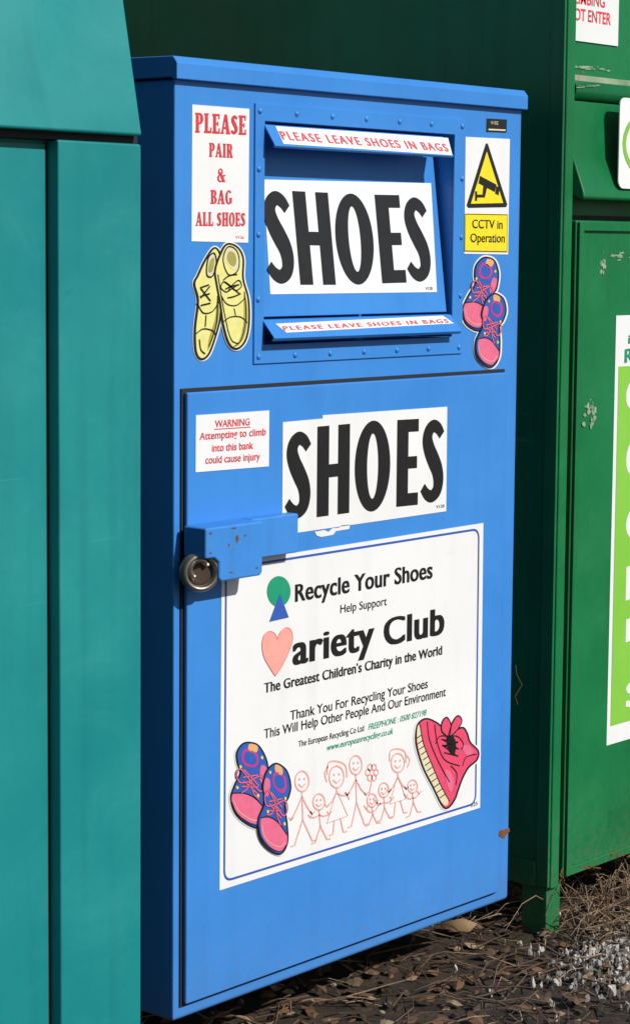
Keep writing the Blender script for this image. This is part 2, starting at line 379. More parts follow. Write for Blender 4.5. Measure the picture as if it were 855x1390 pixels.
# CCTV
p = part_sticker([(632, 185), (692, 188), (689.5, 345), (630, 344)], 'white and yellow camera warning sticker')
m = MB()
m.sheet(Y0, [(659.5, 194), (662, 194), (688.5, 277), (687, 280.5), (635.5, 281.5), (633.5, 278)], .002, BLACK)
m.sheet(Y0, [(660.7, 205), (683, 275), (639, 276)], .0026, YEL)
m.sheet(Y0, [(651.5, 238), (674, 250), (671.5, 260), (649.5, 248)], .0032, BLACK)
m.sheet(Y0, [(673.8, 252), (678.5, 254.5), (676.5, 264.5), (672, 262)], .0033, BLACK)
m.sheet(Y0, [(656, 252), (661, 254.5), (658, 267.5), (647.5, 267.5), (647.5, 272), (644.8, 272), (644.8, 259), (647.5, 259), (647.5, 263.5), (655, 263.5)], .0032, BLACK)
m.build('warning_triangle', p)
m = MB(); m.sheet(Y0, [(631, 289), (689.5, 290), (689, 342), (630.5, 341)], .002, YEL)
m.rib(Y0, [(632, 290), (688.5, 291), (688, 341), (631, 340)], .0015, .0026, BLACK, closed=True); m.build('yellow_panel', p)
line(p, Y0, 'CCTV in', (641, 309), (682, 310), 11.5, .0028, BLACK, bold=.006, xh=.72); line(p, Y0, 'Operation', (638.5, 328), (685, 328.5), 11.5, .0028, BLACK, bold=.006, xh=.72)
# ---- drawings
def offs(pts, d):
    P = [Vector(p) for p in pts]; n = len(P); A = sum(P[i].x*P[(i+1) % n].y-P[(i+1) % n].x*P[i].y for i in range(n)); sg = 1 if A > 0 else -1
    out = []
    for i in range(n):
        t = (P[(i+1) % n]-P[i-1]).normalized(); out.append((P[i].x+t.y*d*sg, P[i].y-t.x*d*sg))
    return out
def shape(mb, pl, pts, off, fill, line=1.6):
    sm = smo(pts)
    mb.sheet(pl, offs(sm, line/2), off, BLACK); mb.sheet(pl, offs(sm, -line/2), off+.0003, fill)
m = MB()
ysL = [(291, 336), (299, 347), (296, 372), (300, 400), (299, 430), (292, 458), (283, 481), (273, 487), (266, 476), (265, 445), (269, 408), (264, 385), (269, 373), (279, 352)]
ysR = [(308, 331), (322, 335), (330, 350), (330, 378), (337, 405), (338, 438), (333, 462), (322, 473), (311, 466), (303, 440), (299, 412), (294, 385), (292, 366), (299, 345)]
for q, o_ in ((ysL, .0016), (ysR, .0024)): m.sheet(Y0, offs(smo(q), 3), o_-.0005, WHITE)
ys = m.build('sticker', blue, label='cut-out sticker of a pair of yellow shoes')
m = MB()
shape(m, Y0, ysL, .0027, YEL2, 2.8); shape(m, Y0, ysR, .0034, YEL2, 2.8)
O5 = .0046
m.sheet(Y0, [(331, 398), (335, 410), (336, 436), (331, 458), (322, 469), (328, 452), (331, 430)], .0040, OLIVE, True)
m.sheet(Y0, [(298, 402), (297, 430), (290, 456), (282, 476), (284, 458), (292, 432), (294, 410)], .0032, OLIVE, True)
m.sheet(Y0, [(309, 335), (320, 338), (325, 352), (322, 366), (312, 362), (305, 350)], .0040, CREAM, True)
m.sheet(Y0, [(311, 341), (318, 343), (321, 353), (318, 361), (312, 358), (308, 350)], .0043, OLIVE, True)
m.rib(Y0, [(309, 335), (320, 338), (325, 352), (322, 368), (310, 372), (303, 352)], .0025, O5, BLACK, True, True)
m.sheet(Y0, [(283, 350), (291, 343), (294, 356), (289, 374), (281, 372)], .0032, CREAM, True)
m.sheet(Y0, [(285, 354), (290, 349), (291, 357), (288, 368), (283, 368)], .0036, OLIVE, True)
m.rib(Y0, [(283, 350), (291, 343), (294, 356), (289, 374), (281, 372)], .0025, O5, BLACK, True, True)
for a in ([(303, 380), (311, 374), (322, 372)], [(306, 392), (315, 388), (325, 386)], [(309, 404), (318, 402), (327, 398)], [(272, 390), (284, 386)], [(272, 402), (285, 398)], [(273, 414), (286, 411)], [(305, 382), (325, 398)], [(308, 396), (323, 386)], [(273, 391), (286, 408)], [(273, 404), (285, 388)]):
    m.rib(Y0, a, .0028, O5, BLACK, False, True)
m.rib(Y0, [(314, 388), (304, 382), (300, 390), (308, 396), (314, 388), (324, 380), (328, 388), (320, 394), (314, 388)], .0024, O5, BLACK, False, True)
for a in ([(300, 400), (308, 412), (321, 414), (333, 404)], [(304, 436), (313, 430), (327, 430), (336, 438)], [(268, 410), (276, 424), (289, 422), (298, 408)], [(267, 452), (276, 446), (288, 448), (294, 455)], [(332, 395), (334, 430), (328, 460), (318, 470)], [(296, 400), (294, 440), (284, 470)], [(296, 372), (303, 415), (310, 450)], [(318, 418), (320, 428)], [(280, 427), (279, 443)], [(271, 460), (273, 474), (279, 480)], [(309, 446), (315, 462), (324, 466)]):
    m.rib(Y0, a, .0022, O5, BLACK, False, True)
m.build('shoe_drawing', ys)
def kidshoe(mb, pl, T, flip, off):
    body_ = [(.50, 0), (.76, .04), (.93, .17), (.90, .30), (.80, .42), (.93, .60), (1, .80), (.84, .97), (.50, 1.01), (.20, .95), (.06, .77), (.14, .56), (.12, .44), (0, .36), (.02, .16), (.24, .02)]
    def t(q): return [T((1-a) if flip else a, b) for a, b in q]
    shape(mb, pl, t(body_), off, BLU2, 2.2)
    mb.sheet(pl, t([(.14, .72), (.38, .66), (.66, .66), (.95, .72), (.97, .84), (.80, .95), (.50, .97), (.24, .90)]), off+.0006, ROSE, True)
    mb.rib(pl, t([(.12, .72), (.38, .65), (.66, .65), (.97, .72)]), .0022, off+.0011, BLACK, False, True)
    mb.rib(pl, t([(.20, .80), (.28, .88), (.50, .93), (.80, .90), (.93, .80)]), .0010, off+.0011, CREAM, False, True)
    mb.rib(pl, t([(.10, .82), (.22, .93), (.50, .985), (.82, .95), (.97, .84)]), .0016, off+.0011, BLACK, False, True)
    mb.sheet(pl, t([(.04, .24), (.20, .24), (.24, .40), (.14, .44), (.04, .36)]), off+.0006, ROSE, True)
    mb.sheet(pl, t([(.30, .02), (.55, .02), (.58, .10), (.34, .10)]), off+.0006, ORG, True)
    mb.sheet(pl, t([(.34, .11), (.68, .10), (.78, .22), (.66, .30), (.40, .28), (.28, .20)]), off+.0006, MAG, True)
    mb.sheet(pl, t([(.38, .13), (.64, .12), (.72, .21), (.62, .27), (.42, .26), (.33, .2)]), off+.0008, BLU2, True)
    for cx, cy in ((.16, .14), (.80, .34), (.30, .60), (.86, .62)):
        mb.sheet(pl, t([(cx+.035*math.cos(a), cy+.020*math.sin(a)) for a in [k*math.pi/4 for k in range(8)]]), off+.0009, YEL)
    for q in ([(.30, .36), (.72, .46)], [(.70, .36), (.28, .48)], [(.30, .50), (.74, .58)], [(.34, .58), (.70, .50)]):
        mb.rib(pl, t(q), .0038, off+.0010, BLACK); mb.rib(pl, t(q), .0026, off+.0011, ROSE)
    for q in ([(.50, .46), (.22, .36), (.12, .44), (.24, .54), (.50, .47), (.78, .37), (.90, .44), (.80, .54), (.50, .47)], [(.50, .48), (.42, .60), (.28, .64)], [(.52, .48), (.60, .58), (.74, .66)]):
        mb.rib(pl, t(q), .0040, off+.0012, BLACK, False, True); mb.rib(pl, t(q), .0026, off+.0014, ROSE, False, True)
    return t(body_)
def kidpair(pl, parent, quads, off, label):
    b = MB(); d = MB(); k = 0
    for (c00, c10, c01, c11, fl) in quads:
        def T(u, v, c=(c00, c10, c01, c11)):
            return tuple((1-u)*(1-v)*c[0][i]+u*(1-v)*c[1][i]+(1-u)*v*c[2][i]+u*v*c[3][i] for i in (0, 1))
        q = kidshoe(d, pl, T, fl, off+.0014+.0018*k)
        b.sheet(pl, offs(smo(q), 3), off+.0003+.0003*k, WHITE); k += 1
    s_ = b.build('sticker', parent, label=label); d.build('shoe_drawing', s_)
kidpair(Y0, blue, [((648, 343), (680, 356), (624, 436), (662, 456), True), ((662, 394), (692, 406), (639, 482), (673, 504), False)], .001, 'cut-out sticker of a pair of blue and pink shoes beside the hopper')
p = part_sticker([(266, 563.5), (365.5, 557), (365, 633), (265.5, 641)], 'white sticker with small red warning text', parent=door, pl=D0)
for st_, bl, br, h in (('WARNING', (292, 580), (339, 577), 9.5), ('Attempting to climb', (271, 597), (361, 590.5), 9.5), ('into this bank', (288, 613), (344, 609), 9.5), ('could cause injury', (279, 629.5), (353, 624), 9.5)):
    line(p, D0, st_, bl, br, h, .002, RED, bold=.010, xh=.74)
m = MB(); m.rib(D0, [(291, 582.5), (340, 579.5)], .0015, .002, RED); m.build('underline', p)
p = part_sticker([(384, 573), (438, 568), (438, 563.5), (607, 552), (605.5, 694), (405, 723), (383, 720)], 'white sticker reading SHOES on the door', parent=door, pl=D0)
bigword(p, D0, [(388, 422, 585, 707, 703), (430, 474, 579, 702, 696), (481, 529, 575, 696, 689), (538, 567, 570, 688, 685), (572, 602, 569, 685, 681)], .002, BLACK)
line(p, D0, 'V128', (592, 690), (603, 688.5), 4, .002, BLACK)
m = MB(); m.sheet(D0, [(427, 722), (440, 719.5), (446, 722), (451, 717), (460, 716.5), (463, 713.5), (475, 712), (474, 718), (456, 721), (452, 726), (436, 729), (430, 727)], .0012, WHITE); m.build('torn_sticker', door)
p = part_sticker([(301, 766), (656, 710), (651.5, 1097), (298, 1209.5)], 'large white poster about recycling shoes', parent=door, pl=D0)
def border(mb, pl, cs, off, w, mat, r=.022):
    P = [pl.hit(*c, off) for c in cs]; out = []
    for i in range(4):
        a, b, c = P[i-1], P[i], P[(i+1) % 4]; s_, e_ = b+(a-b).normalized()*r, b+(c-b).normalized()*r
        for k in range(7):
            t = k/6; out.append(s_*(1-t)**2+b*2*t*(1-t)+e_*t*t)
    mb.rib3(out, pl.N, w, mat, True)
m = MB(); border(m, D0, [(307, 772), (650, 718), (645.5, 1091), (304.5, 1197)], .002, .0045, BLU2); m.build('border_line', p)
K = [('Recycle Your Shoes', (400.5, 817), (587, 784.5), 23, .030, .72), ('Help Support', (462, 832.5), (525, 821.5), 11, .004, .72),
     ('ariety Club', (397, 903), (603, 860), 38, .036, .74), ("The Greatest Children's Charity in the World", (358.5, 941), (600, 888.5), 13, .026, .74),
     ('Thank You For Recycling Your Shoes', (394, 978), (580.5, 934), 12.5, .008, .72), ('This Will Help Other People And Our Environment', (358.5, 1003), (605, 945), 12.5, .008, .72),
     ('The European Recycling Co Ltd', (405, 1014.5), (494, 992.5), 8, .006, .72), ('025', (639, 1096), (648, 1093.5), 5, 0, 0)]
for st_, bl, br, h, bo_, xh in K: line(p, D0, st_, bl, br, h, .002, BLACK, bold=bo_, xh=xh)
line(p, D0, 'FREEPHONE : 0500 827198', (500, 991.5), (579, 971), 8, .002, GRN, bold=.008, shear=.25); line(p, D0, 'www.europeanrecycling.co.uk', (444, 1019.5), (534, 996), 8.5, .002, GRN, bold=.01, shear=.25)
m = MB(); m.ell(D0, 378.5, 803, 16, 21, .002, GRN); m.sheet(D0, [(380, 806), (392, 838), (366, 844)], .0026, BLU2); m.build('emblem', p)
m = MB()
hp = [(377, 868)]+smo([(377, 868), (381, 858), (389, 852), (396, 857), (397, 870), (391, 888), (382, 906), (374, 918)], False)[1:]+smo([(374, 918), (365, 904), (358, 890), (356, 874), (359, 862), (366, 857), (373, 860), (377, 868)], False)[1:-1]
m.sheet(D0, hp, .002, HEARTP); m.rib(D0, hp, .0016, .0026, HEARTL, True)
m.build('heart', p)
m = MB(); W_ = .0034
def R_(pts, sm=False, cl=False): m.rib(D0, pts, W_, .002, PINK, cl, sm)
def head(cx, cy, rx, ry):
    R_([(cx+rx*math.cos(k*math.pi/8), cy+ry*math.sin(k*math.pi/8)) for k in range(16)], cl=True)
    m.ell(D0, cx-rx*.35, cy-ry*.2, 1.2, 1.8, .002, PINK, 8); m.ell(D0, cx+rx*.35, cy-ry*.25, 1.2, 1.8, .002, PINK, 8)
    m.rib(D0, [(cx-rx*.5, cy+ry*.25), (cx, cy+ry*.55), (cx+rx*.5, cy+ry*.2)], W_*.8, .002, PINK, False, True)
def fig(cx, cy, rx, ry, hip, fl, fr, hl, hr, dress=None):
    head(cx, cy, rx, ry); n = cy+ry
    R_([(cx, n), hip if not dress else (cx, n+5)]); sh = (cx, n+7)
    R_([hl, ((hl[0]+sh[0])/2, (hl[1]+sh[1])/2+2), sh]); R_([sh, ((hr[0]+sh[0])/2, (hr[1]+sh[1])/2+2), hr])
    for hx_, hy_ in (hl, hr):
        R_([(hx_-3, hy_-4), (hx_, hy_), (hx_+3, hy_-4)])
    if dress: R_([(cx, n+3), dress[0], dress[1]], cl=True); a, b = [(dress[0][0]*.65+dress[1][0]*.35, dress[0][1]*.65+dress[1][1]*.35), (dress[0][0]*.35+dress[1][0]*.65, dress[0][1]*.35+dress[1][1]*.65)]
    else: a = b = hip
    R_([a, fl, (fl[0]-5, fl[1]+2)]); R_([b, fr, (fr[0]+5, fr[1]-1)])
fig(410, 1061, 9.5, 14, (411, 1113), (400, 1148), (424, 1142), (395, 1114), (424, 1106))
fig(433, 1089, 8, 11, (435, 1122), (428, 1144), (444, 1140), (421, 1110), (447, 1106))
fig(457, 1055, 10, 15, (457, 1100), (452, 1133), (466, 1130), (444, 1096), (472, 1080), ((444, 1118), (472, 1108)))
fig(483, 1039, 8.5, 13, (484, 1090), (477, 1122), (495, 1120), (471, 1080), (497, 1080))
fig(505, 1087, 6.5, 9, (506, 1106), (501, 1120), (512, 1118), (497, 1098), (514, 1094))
fig(521, 1073, 7, 10, (522, 1097), (517, 1114), (529, 1111), (511, 1090), (532, 1086))
fig(540, 1036, 9, 13, (540, 1080), (535, 1108), (548, 1104), (528, 1076), (552, 1072), ((529, 1092), (551, 1085)))
fig(560, 1068, 6.5, 9, (561, 1090), (556, 1108), (567, 1103), (551, 1082), (569, 1078))
R_([(444, 1052), (446, 1036), (458, 1034), (469, 1040), (471, 1056)], True); R_([(446, 1040), (441, 1050), (444, 1062)], True)
R_([(529, 1034), (530, 1020), (541, 1017), (550, 1022), (551, 1036)], True); R_([(551, 1025), (556, 1032), (553, 1042)], True)
for k in range(6):
    a = k*math.pi/3; cx, cy = 505+5.5*math.cos(a), 1049+8*math.sin(a); R_([(cx+3.2*math.cos(j*math.pi/4), cy+4.5*math.sin(j*math.pi/4)) for j in range(8)], cl=True)
R_([(505, 1058), (501, 1080)]); R_([(471, 1078), (474, 1086)])
m.build('children_drawing', p)
kidpair(D0, p, [((320, 1003), (362, 1014), (312, 1105), (368, 1136), True), ((364, 1031), (399, 1048), (343, 1137), (388, 1168), False)], .002, 'cut-out sticker of blue and pink shoes on the poster')
# boot: heel and sole along the left, toe at the bottom, ankle opening upper right
m = MB()
bo = [(565, 992), (569, 981), (579, 976), (592, 981), (604, 990), (616, 992), (628, 988), (634, 996), (638, 1008), (649, 1020), (647, 1032), (636, 1042), (628, 1056), (622, 1072), (617, 1086), (608, 1097), (600, 1094), (588, 1070), (574, 1042), (565, 1012)]
m.sheet(D0, offs(smo(bo), 3), .0022, WHITE); bst = m.build('sticker', p, label='cut-out sticker of a red lace-up boot')
m = MB(); shape(m, D0, bo, .0026, RED2, 2.4)
m.sheet(D0, [(566, 992), (569, 985), (574, 1010), (586, 1040), (598, 1068), (608, 1086), (606, 1094), (599, 1089), (588, 1067), (575, 1041), (567, 1012)], .0032, CREAM, True)
m.rib(D0, [(570, 983), (575, 1010), (587, 1040), (599, 1068), (610, 1088)], .0024, .0036, BLACK, False, True)
for k in range(12):
    t = k/12; x = 567+22*t+14*t*t; y = 1000+88*t; m.rib(D0, [(x-2, y+3), (x+5, y-2)], .0024, .0036, BLACK)
m.sheet(D0, [(606, 1000), (614, 999), (619, 1010), (616, 1026), (608, 1018)], .0033, BLACK, True)
for a in ([(599, 1004), (622, 1008)], [(600, 1012), (623, 1017)], [(603, 1022), (622, 1027)], [(601, 1004), (622, 1017)], [(602, 1013), (621, 1027)], [(622, 1008), (601, 1013)]): m.rib(D0, a, .0026, .0037, BLACK)
for lp in ([(609, 1000), (600, 993), (600, 982), (606, 974), (612, 984)], [(609, 1000), (613, 984), (621, 972), (627, 979), (620, 992)]):
    m.sheet(D0, lp, .0037, RED2, True); m.rib(D0, lp, .0034, .0039, BLACK, True, True)
for a in ([(609, 1000), (621, 1000), (629, 1010), (626, 1018)], [(609, 1000), (597, 1000), (591, 1010)], [(628, 1040), (633, 1028), (647, 1024)], [(612, 1040), (620, 1050), (619, 1066)], [(590, 984), (594, 1010), (604, 1032), (624, 1040)], [(580, 980), (583, 1004), (594, 1032), (610, 1062)]): m.rib(D0, a, .0024, .0038, BLACK, False, True)
m.sheet(D0, [(627, 1014), (635, 1012), (642, 1020), (635, 1028)], .0034, ROSE, True)
m.sheet(D0, [(604, 1046), (611, 1048), (616, 1062), (612, 1076), (606, 1062)], .0034, ROSE, True)
m.build('boot_drawing', bst)
# lock box
PB = .072
LB = ypl(-PB)
xl = Y0.hit(241, 740).x; x1 = LB.hit(357, 745).x; xm = LB.hit(298, 745).x
zt = LB.hit(275, 718).z; zb1 = LB.hit(276, 760).z; zb2 = LB.hit(357, 781).z
m = MB()
pr = [(xl, zb1), (xm-.012, zb1), (xm, zb1-.010), (xm, zb2+.006), (xm+.006, zb2), (x1-.006, zb2), (x1, zb2+.006), (x1, zt), (xl, zt)]
n = len(pr)
m.add([(x, -PB, z) for x, z in pr]+[(x, -.0145, z) for x, z in pr], [tuple(range(n)), tuple(range(2*n-1, n-1, -1))]+[(i, (i+1) % n, (i+1) % n+n, i+n) for i in range(n)], BLUEL)
lb = m.build('lock_box', blue, bevel=.006, seg=3)
x2 = ypl(-.045).hit(405, 725).x
m = MB(); m.box(x1+.0005, x2, -.045, -.0145, ypl(-.045).hit(405, 750).z, ypl(-.045).hit(405, 697).z, BLUEL)
m.build('lock_bar', blue, bevel=.003)
def blot(pl, cx, cy, sx, sy, mat, parent, name, off=.0006):
    mb = MB(); mb.sheet(pl, [(cx+sx*random.uniform(.55, 1.15)*math.cos(k*.628), cy+sy*random.uniform(.55, 1.15)*math.sin(k*.628)) for k in range(10)], off, mat, True); mb.build(name, parent)
for cx, cy, sx, sy in ((286, 724, 2.6, 1.8), (322, 731, 2.2, 7), (333, 727, 1.8, 1.4), (311, 740, 1.3, 3), (349, 771, 2, 1.4), (318, 717, 4, 1.2), (286, 751, 3, 1.4), (314, 777, 3, 1.2)):
    blot(LB, cx, cy, sx, sy, RUST, lb, 'rust_patch')
m = MB(); m.sheet(Y0, [(673, 1130), (680, 1128), (686, 1126), (691, 1124), (692, 1129), (688, 1133), (684, 1139), (679, 1136), (674, 1134)], .0012, RUST); m.build('rust_patch', blue)
for x in (.10, XR-.20):
    for y in (.30, DEP-.14):
        mb = MB(); mb.box(x, x+.08, y, y+.08, 0, ZB+.003, BLUE); mb.box(x-.02, x+.10, y-.02, y+.10, 0, .008, BLUE); mb.build('foot', blue)
# padlock
PC = ypl(-.042).hit(271, 776)
pad = thing('padlock', 'round worn steel padlock hanging under the blue lock box', 'padlock', PC)
ax = Vector((-.42, -.90, -.05)).normalized(); ea = ax.cross(Vector((0, 0, 1))).normalized(); eb = ea.cross(ax)
def revolve(prof, mat, name, parent, n=40):
    mb = MB(); vs = []; fs = []
    for r_, h_ in prof: vs += [PC+ax*h_+(ea*math.cos(2*math.pi*k/n)+eb*math.sin(2*math.pi*k/n))*r_ for k in range(n)]
    for j in range(len(prof)-1):
        for k in range(n): fs.append((j*n+k, j*n+(k+1) % n, (j+1)*n+(k+1) % n, (j+1)*n+k))
    mb.add(vs, fs, mat); o = mb.build(name, parent, smooth=True, recalc=True); return o
revolve([(.0005, -.014), (.031, -.014), (.036, -.011), (.0385, -.004), (.0385, .004), (.036, .010), (.032, .0135), (.0285, .013), (.0265, .009), (.0258, .002), (.0005, .001)], STEEL, 'lock_body', pad)
revolve([(.0005, .0022), (.020, .0022), (.0254, .0026), (.0257, .0018)], STEELD, 'face_plate', pad)
m = MB(); m.tube([PC+ax*.006+(ea*math.cos(a)+eb*math.sin(a))*.017+ea*.004+eb*.006 for a in [math.radians(-60)+k*math.radians(220)/12 for k in range(13)]], .0058, STEEL, 10); m.build('shackle', pad, smooth=True)

# ================================================================== TEAL BANK
YT = -.13; T0 = ypl(YT)
tx1 = T0.hit(192, 700).x; tx0 = tx1-1.30
teal = thing('recycling_bank', 'teal green steel bank with sloping hood, left of the blue shoe bank', 'recycling bank', ((tx0+tx1)/2, YT+.5, 0))
sx0 = T0.hit(81, 700).x; zs = T0.hit(190, 190).z
m = MB()
rec = .030
m.box(tx0, tx1-.002, YT+rec, YT+1.0, .10, zs-.004, TEAL); m.build('body', teal, bevel=.004)
m = MB(); m.box(sx0, tx1, YT, YT+rec-.0005, .10, zs-.006, TEAL); m.build('corner_strip', teal, bevel=.004)
m = MB(); m.box(tx0-.002, tx0+.12, YT, YT+rec-.0005, .10, zs-.006, TEAL); m.build('corner_strip', teal, bevel=.004)
m = MB(); m.box(tx0+.125, sx0-.006, YT+rec-.005, YT+rec-.0007, .14, zs-.012, TEAL); m.build('front_panel', teal, bevel=.0015)
m = MB(); m.box(sx0-.0055, sx0-.0005, YT+rec-.003, YT+rec-.0004, .13, zs-.010, DARK); m.build('panel_gap_shade', teal)  # dark strip in the gap beside the panel, painted as its shadow
a = T0.hit(191, 184, .014); hx = a.x+.003
b = xpl(hx).hit(168, 0)
sl = Vector((0, b.y-a.y, b.z-a.z)); e = Vector((0, a.y, a.z))+sl*1.9
m = MB()
m.prism([(YT-.014, a.z), (YT-.014, a.z+.006), (e.y, e.z), (YT+.9, e.z+.02), (YT+1.02, e.z-.25), (YT+1.02, a.z), (YT+.99, a.z)], tx0-.01, hx, TEAL)
m.build('hood', teal, bevel=.004)
m = MB(); m.box(tx0+.004, tx1-.006, YT+.004, YT+.98, zs-.0055, a.z+.001, DARK); m.build('hood_gap_shade', teal)  # dark filler, the black shadow under the hood put into its colour
for x in (tx0+.05, tx1-.15):
    for y in (YT+.06, YT+.84): mb = MB(); mb.box(x, x+.1, y, y+.1, 0, .102, TEAL); mb.build('foot', teal)

# ================================================================== GREEN CONTAINER
GY = 0.0; GP = ypl(GY)
gx0 = GP.hit(758, 700).x; gzb = GP.hit(757, 1205).z
fin = GP.hit(769, 700).x
GW, GD, GH = 1.9, 2.3, 2.75
grn = thing('recycling_container', 'large dark green steel container with lime label, right of the blue shoe bank', 'recycling container', (gx0+GW/2, GY+GD/2, 0))
zl = ypl(GY).hit(800, 122).z
zh = ypl(GY).hit(800, 268).z
m = MB(); m.box(gx0, fin, GY, GY+GD, gzb, GH, GREEN); m.build('side_wall', grn, bevel=.004)
m = MB(); m.box(fin+.0005, gx0+GW, GY+.05, GY+GD, gzb, zl, GREEN); gbody = m.build('body', grn, bevel=.004)
m = MB(); m.box(fin+.0005, gx0+GW, GY+.16, GY+GD, zl+.0005, GH, GREEN); ubody = m.build('upper_body', grn, bevel=.004)
m = MB(); m.tube([(fin+.001, GY+.02, zl), (gx0+GW, GY+.02, zl)], .022, GREEN, 14); m.box(fin+.001, gx0+GW, GY+.02, GY+.16, zl+.002, zl+.012, GREEN); ledge = m.build('ledge', grn, smooth=True)
zp0 = ypl(GY+.15).hit(800, 112).z
m = MB(); m.box(fin+.001, gx0+GW-.002, GY+.148, GY+.1595, zl+.0125, zp0+.016, PALE); m.build('scraped_strip', grn, bevel=.002)
m = MB()
prof = [(GY+.049, zl-.02), (GY+.012, zl-.024), (GY+.004, zh+.09), (GY-.025, zh+.015), (GY-.028, zh), (GY-.02, zh-.006), (GY+.0, zh+.004), (GY+.049, zh+.03)]
m.prism(prof, fin+.002, gx0+GW-.01, GREEN); ghood = m.build('hood', grn, bevel=.004)
gd0 = GP.hit(777, 700).x; gzd1 = GP.hit(777, 298).z; gzd0 = GP.hit(777, 1190).z
m = MB(); m.box(fin+.0006, gx0+GW-.05, GY+.046, GY+.0497, gzd0-.008, gzd1+.012, DARK); m.build('door_gap', grn)
m = MB(); m.box(gd0, gx0+GW-.06, GY+.006, GY+.0455, gzd0, gzd1, GREEN); gdoor = m.build('door', grn, bevel=.004)
m = MB(); ring(m, gd0+.004, gx0+GW-.064, gzd0+.004, gzd1-.004, gd0+.022, gx0+GW-.084, gzd0+.024, gzd1-.024, GY-.002, GY+.0055, GREEN); m.build('door_frame', gdoor, bevel=.002)
xs = gx0
sp_ = xpl(xs).hit(739, 700).y
m = MB(); m.box(gx0-.008, gx0-.0003, GY+.004, sp_, gzb+.004, GH-.01, GREEN); m.build('corner_post', grn, bevel=.002)
m = MB(); m.box(gx0-.012, gx0-.0003, sp_+.001, GY+GD-.02, gzb+.002, gzb+.06, GREEN); m.build('side_rail', grn, bevel=.002)
for x in (gx0-.0, gx0+GW-.07):
    for y in (GY+.012, GY+GD-.12): mb = MB(); mb.box(x+.0, x+.055, y, y+.07, 0, gzb+.002, GREEN); mb.build('foot', grn, bevel=.002)
DG = ypl(GY+.006)
lx0 = DG.hit(829.5, 700).x; lx1 = lx0+.62
def zz(px, py): return DG.hit(px, py).z
lz1, lz0 = zz(835, 428), zz(824, 1012)
m = MB(); m.box(lx0, lx1, GY+.0045, GY+.0058, lz0, lz1, WHITE); lab = m.build('label_panel', gdoor, label='white edged lime green label panel')
m = MB(); m.box(lx0+.014, lx1-.014, GY+.0035, GY+.0044, lz0+.045, zz(843, 497), LIME); m.build('green_field', lab)
DL = Plane((0, GY+.003, 0), (0, -1, 0))
for ch, x, yb, h in (('C', 834, 560, 44), ('G', 834, 650, 52), ('C', 834, 735, 44), ('L', 834, 815, 44), ('E', 834, 872, 30), ('S', 834, 962, 34)):
    line(lab, DL, ch, (x+15, yb), (x+42, yb-10), h, .0, WHITE, bold=.03)
line(lab, DL, 'in', (853, 466), (866, 463), 12, .0, GRN, bold=.03, name='green_lettering'); line(lab, DL, 'Recycle', (848, 492), (910, 478), 18, .0, GRN, bold=.03, name='green_lettering')
US = ypl(GY+.159)
sxa = US.hit(838, 30).x
zt_, zb_ = US.hit(838, -42).z, US.hit(838, 62).z
m = MB(); m.box(sxa-.36, sxa, GY+.156, GY+.1593, zb_, zt_, WHITE); sg = m.build('sign', grn, label='white sign with red lettering high on the container')
SP = ypl(GY+.1555)
def linez(st, pxe, py, h, w):
    mb = MB(); B = SP.hit(pxe, py); H = SP.hit(pxe, py-h).z-B.z; vs, fs = glyphs(st, .02, 0, 1); x0 = min(v[0] for v in vs); x1_ = max(v[0] for v in vs)
    mb.add([(B.x-w+(v[0]-x0)/(x1_-x0)*w, SP.P.y, B.z+v[1]/CAPH*H) for v in vs], fs, RED); mb.build('lettering', sg)
linez('NO CLIMBING', 821, 9.5, 15, .215); linez('DO NOT ENTER', 829, 33, 15.5, .238)
RS = ypl(GY-.030)
xw = RS.hit(840.5, 190).x; w1, w0 = RS.hit(841, 131).z, RS.hit(841, 255).z
def rrect(x0, x1_, z0, z1_, r):
    o = []
    for cx, cz, a0 in ((x1_-r, z1_-r, 0), (x0+r, z1_-r, 90), (x0+r, z0+r, 180), (x1_-r, z0+r, 270)):
        for k in range(6): t = math.radians(a0+k*18); o.append((cx+r*math.cos(t), cz+r*math.sin(t)))
    return o
m = MB()
q = rrect(xw, xw+.28, w0, w1, .02); n = len(q); yy = GY-.030
m.add([(x, yy, z) for x, z in q]+[(x, yy+.003, z) for x, z in q], [tuple(range(n)), tuple(range(2*n-1, n-1, -1))]+[(i, (i+1) % n, (i+1) % n+n, i+n) for i in range(n)], WHITE)
rs = m.build('sign', grn, label='white round-cornered sign on the container hood')
m = MB(); cx, cz = xw+.12, (w0+w1)/2
m.rib3([Vector((cx+.10*math.cos(k*math.pi/12), yy-.0008, cz+.07*math.sin(k*math.pi/12))) for k in range(24)], Vector((0, -1, 0)), .014, LIME, True); m.build('emblem', rs)
def chip(pl, cx, cy, sx, sy, mat, parent, name, n=14):
    mb = MB()
    for j in range(n):
        x, y = cx+random.gauss(0, .5)*sx, cy+random.gauss(0, .5)*sy; r_ = random.uniform(.08, .32)
        mb.sheet(pl, [(x+sx*r_*random.uniform(.5, 1.2)*math.cos(k*.7), y+sy*r_*random.uniform(.5, 1.2)*math.sin(k*.7)) for k in range(9)], .0006+.0001*j, mat)
    o = mb.build(name, parent)
FR = ypl(GY-.002)
chip(DG, 817, 362, 5, 16, CHIP, gdoor, 'paint_chip', 16); chip(DG, 838, 347, 16, 5, CHIP, gdoor, 'paint_chip', 18); chip(DG, 803, 560, 10, 17, CHIP, gdoor, 'paint_chip', 24)
chip(FR, 800, 1178, 14, 4, RUST, gdoor, 'rust_patch', 14); chip(FR, 840, 1162, 14, 4, RUST, gdoor, 'rust_patch', 14); chip(GP, 763, 1190, 3, 10, RUST, gbody, 'rust_patch', 10)
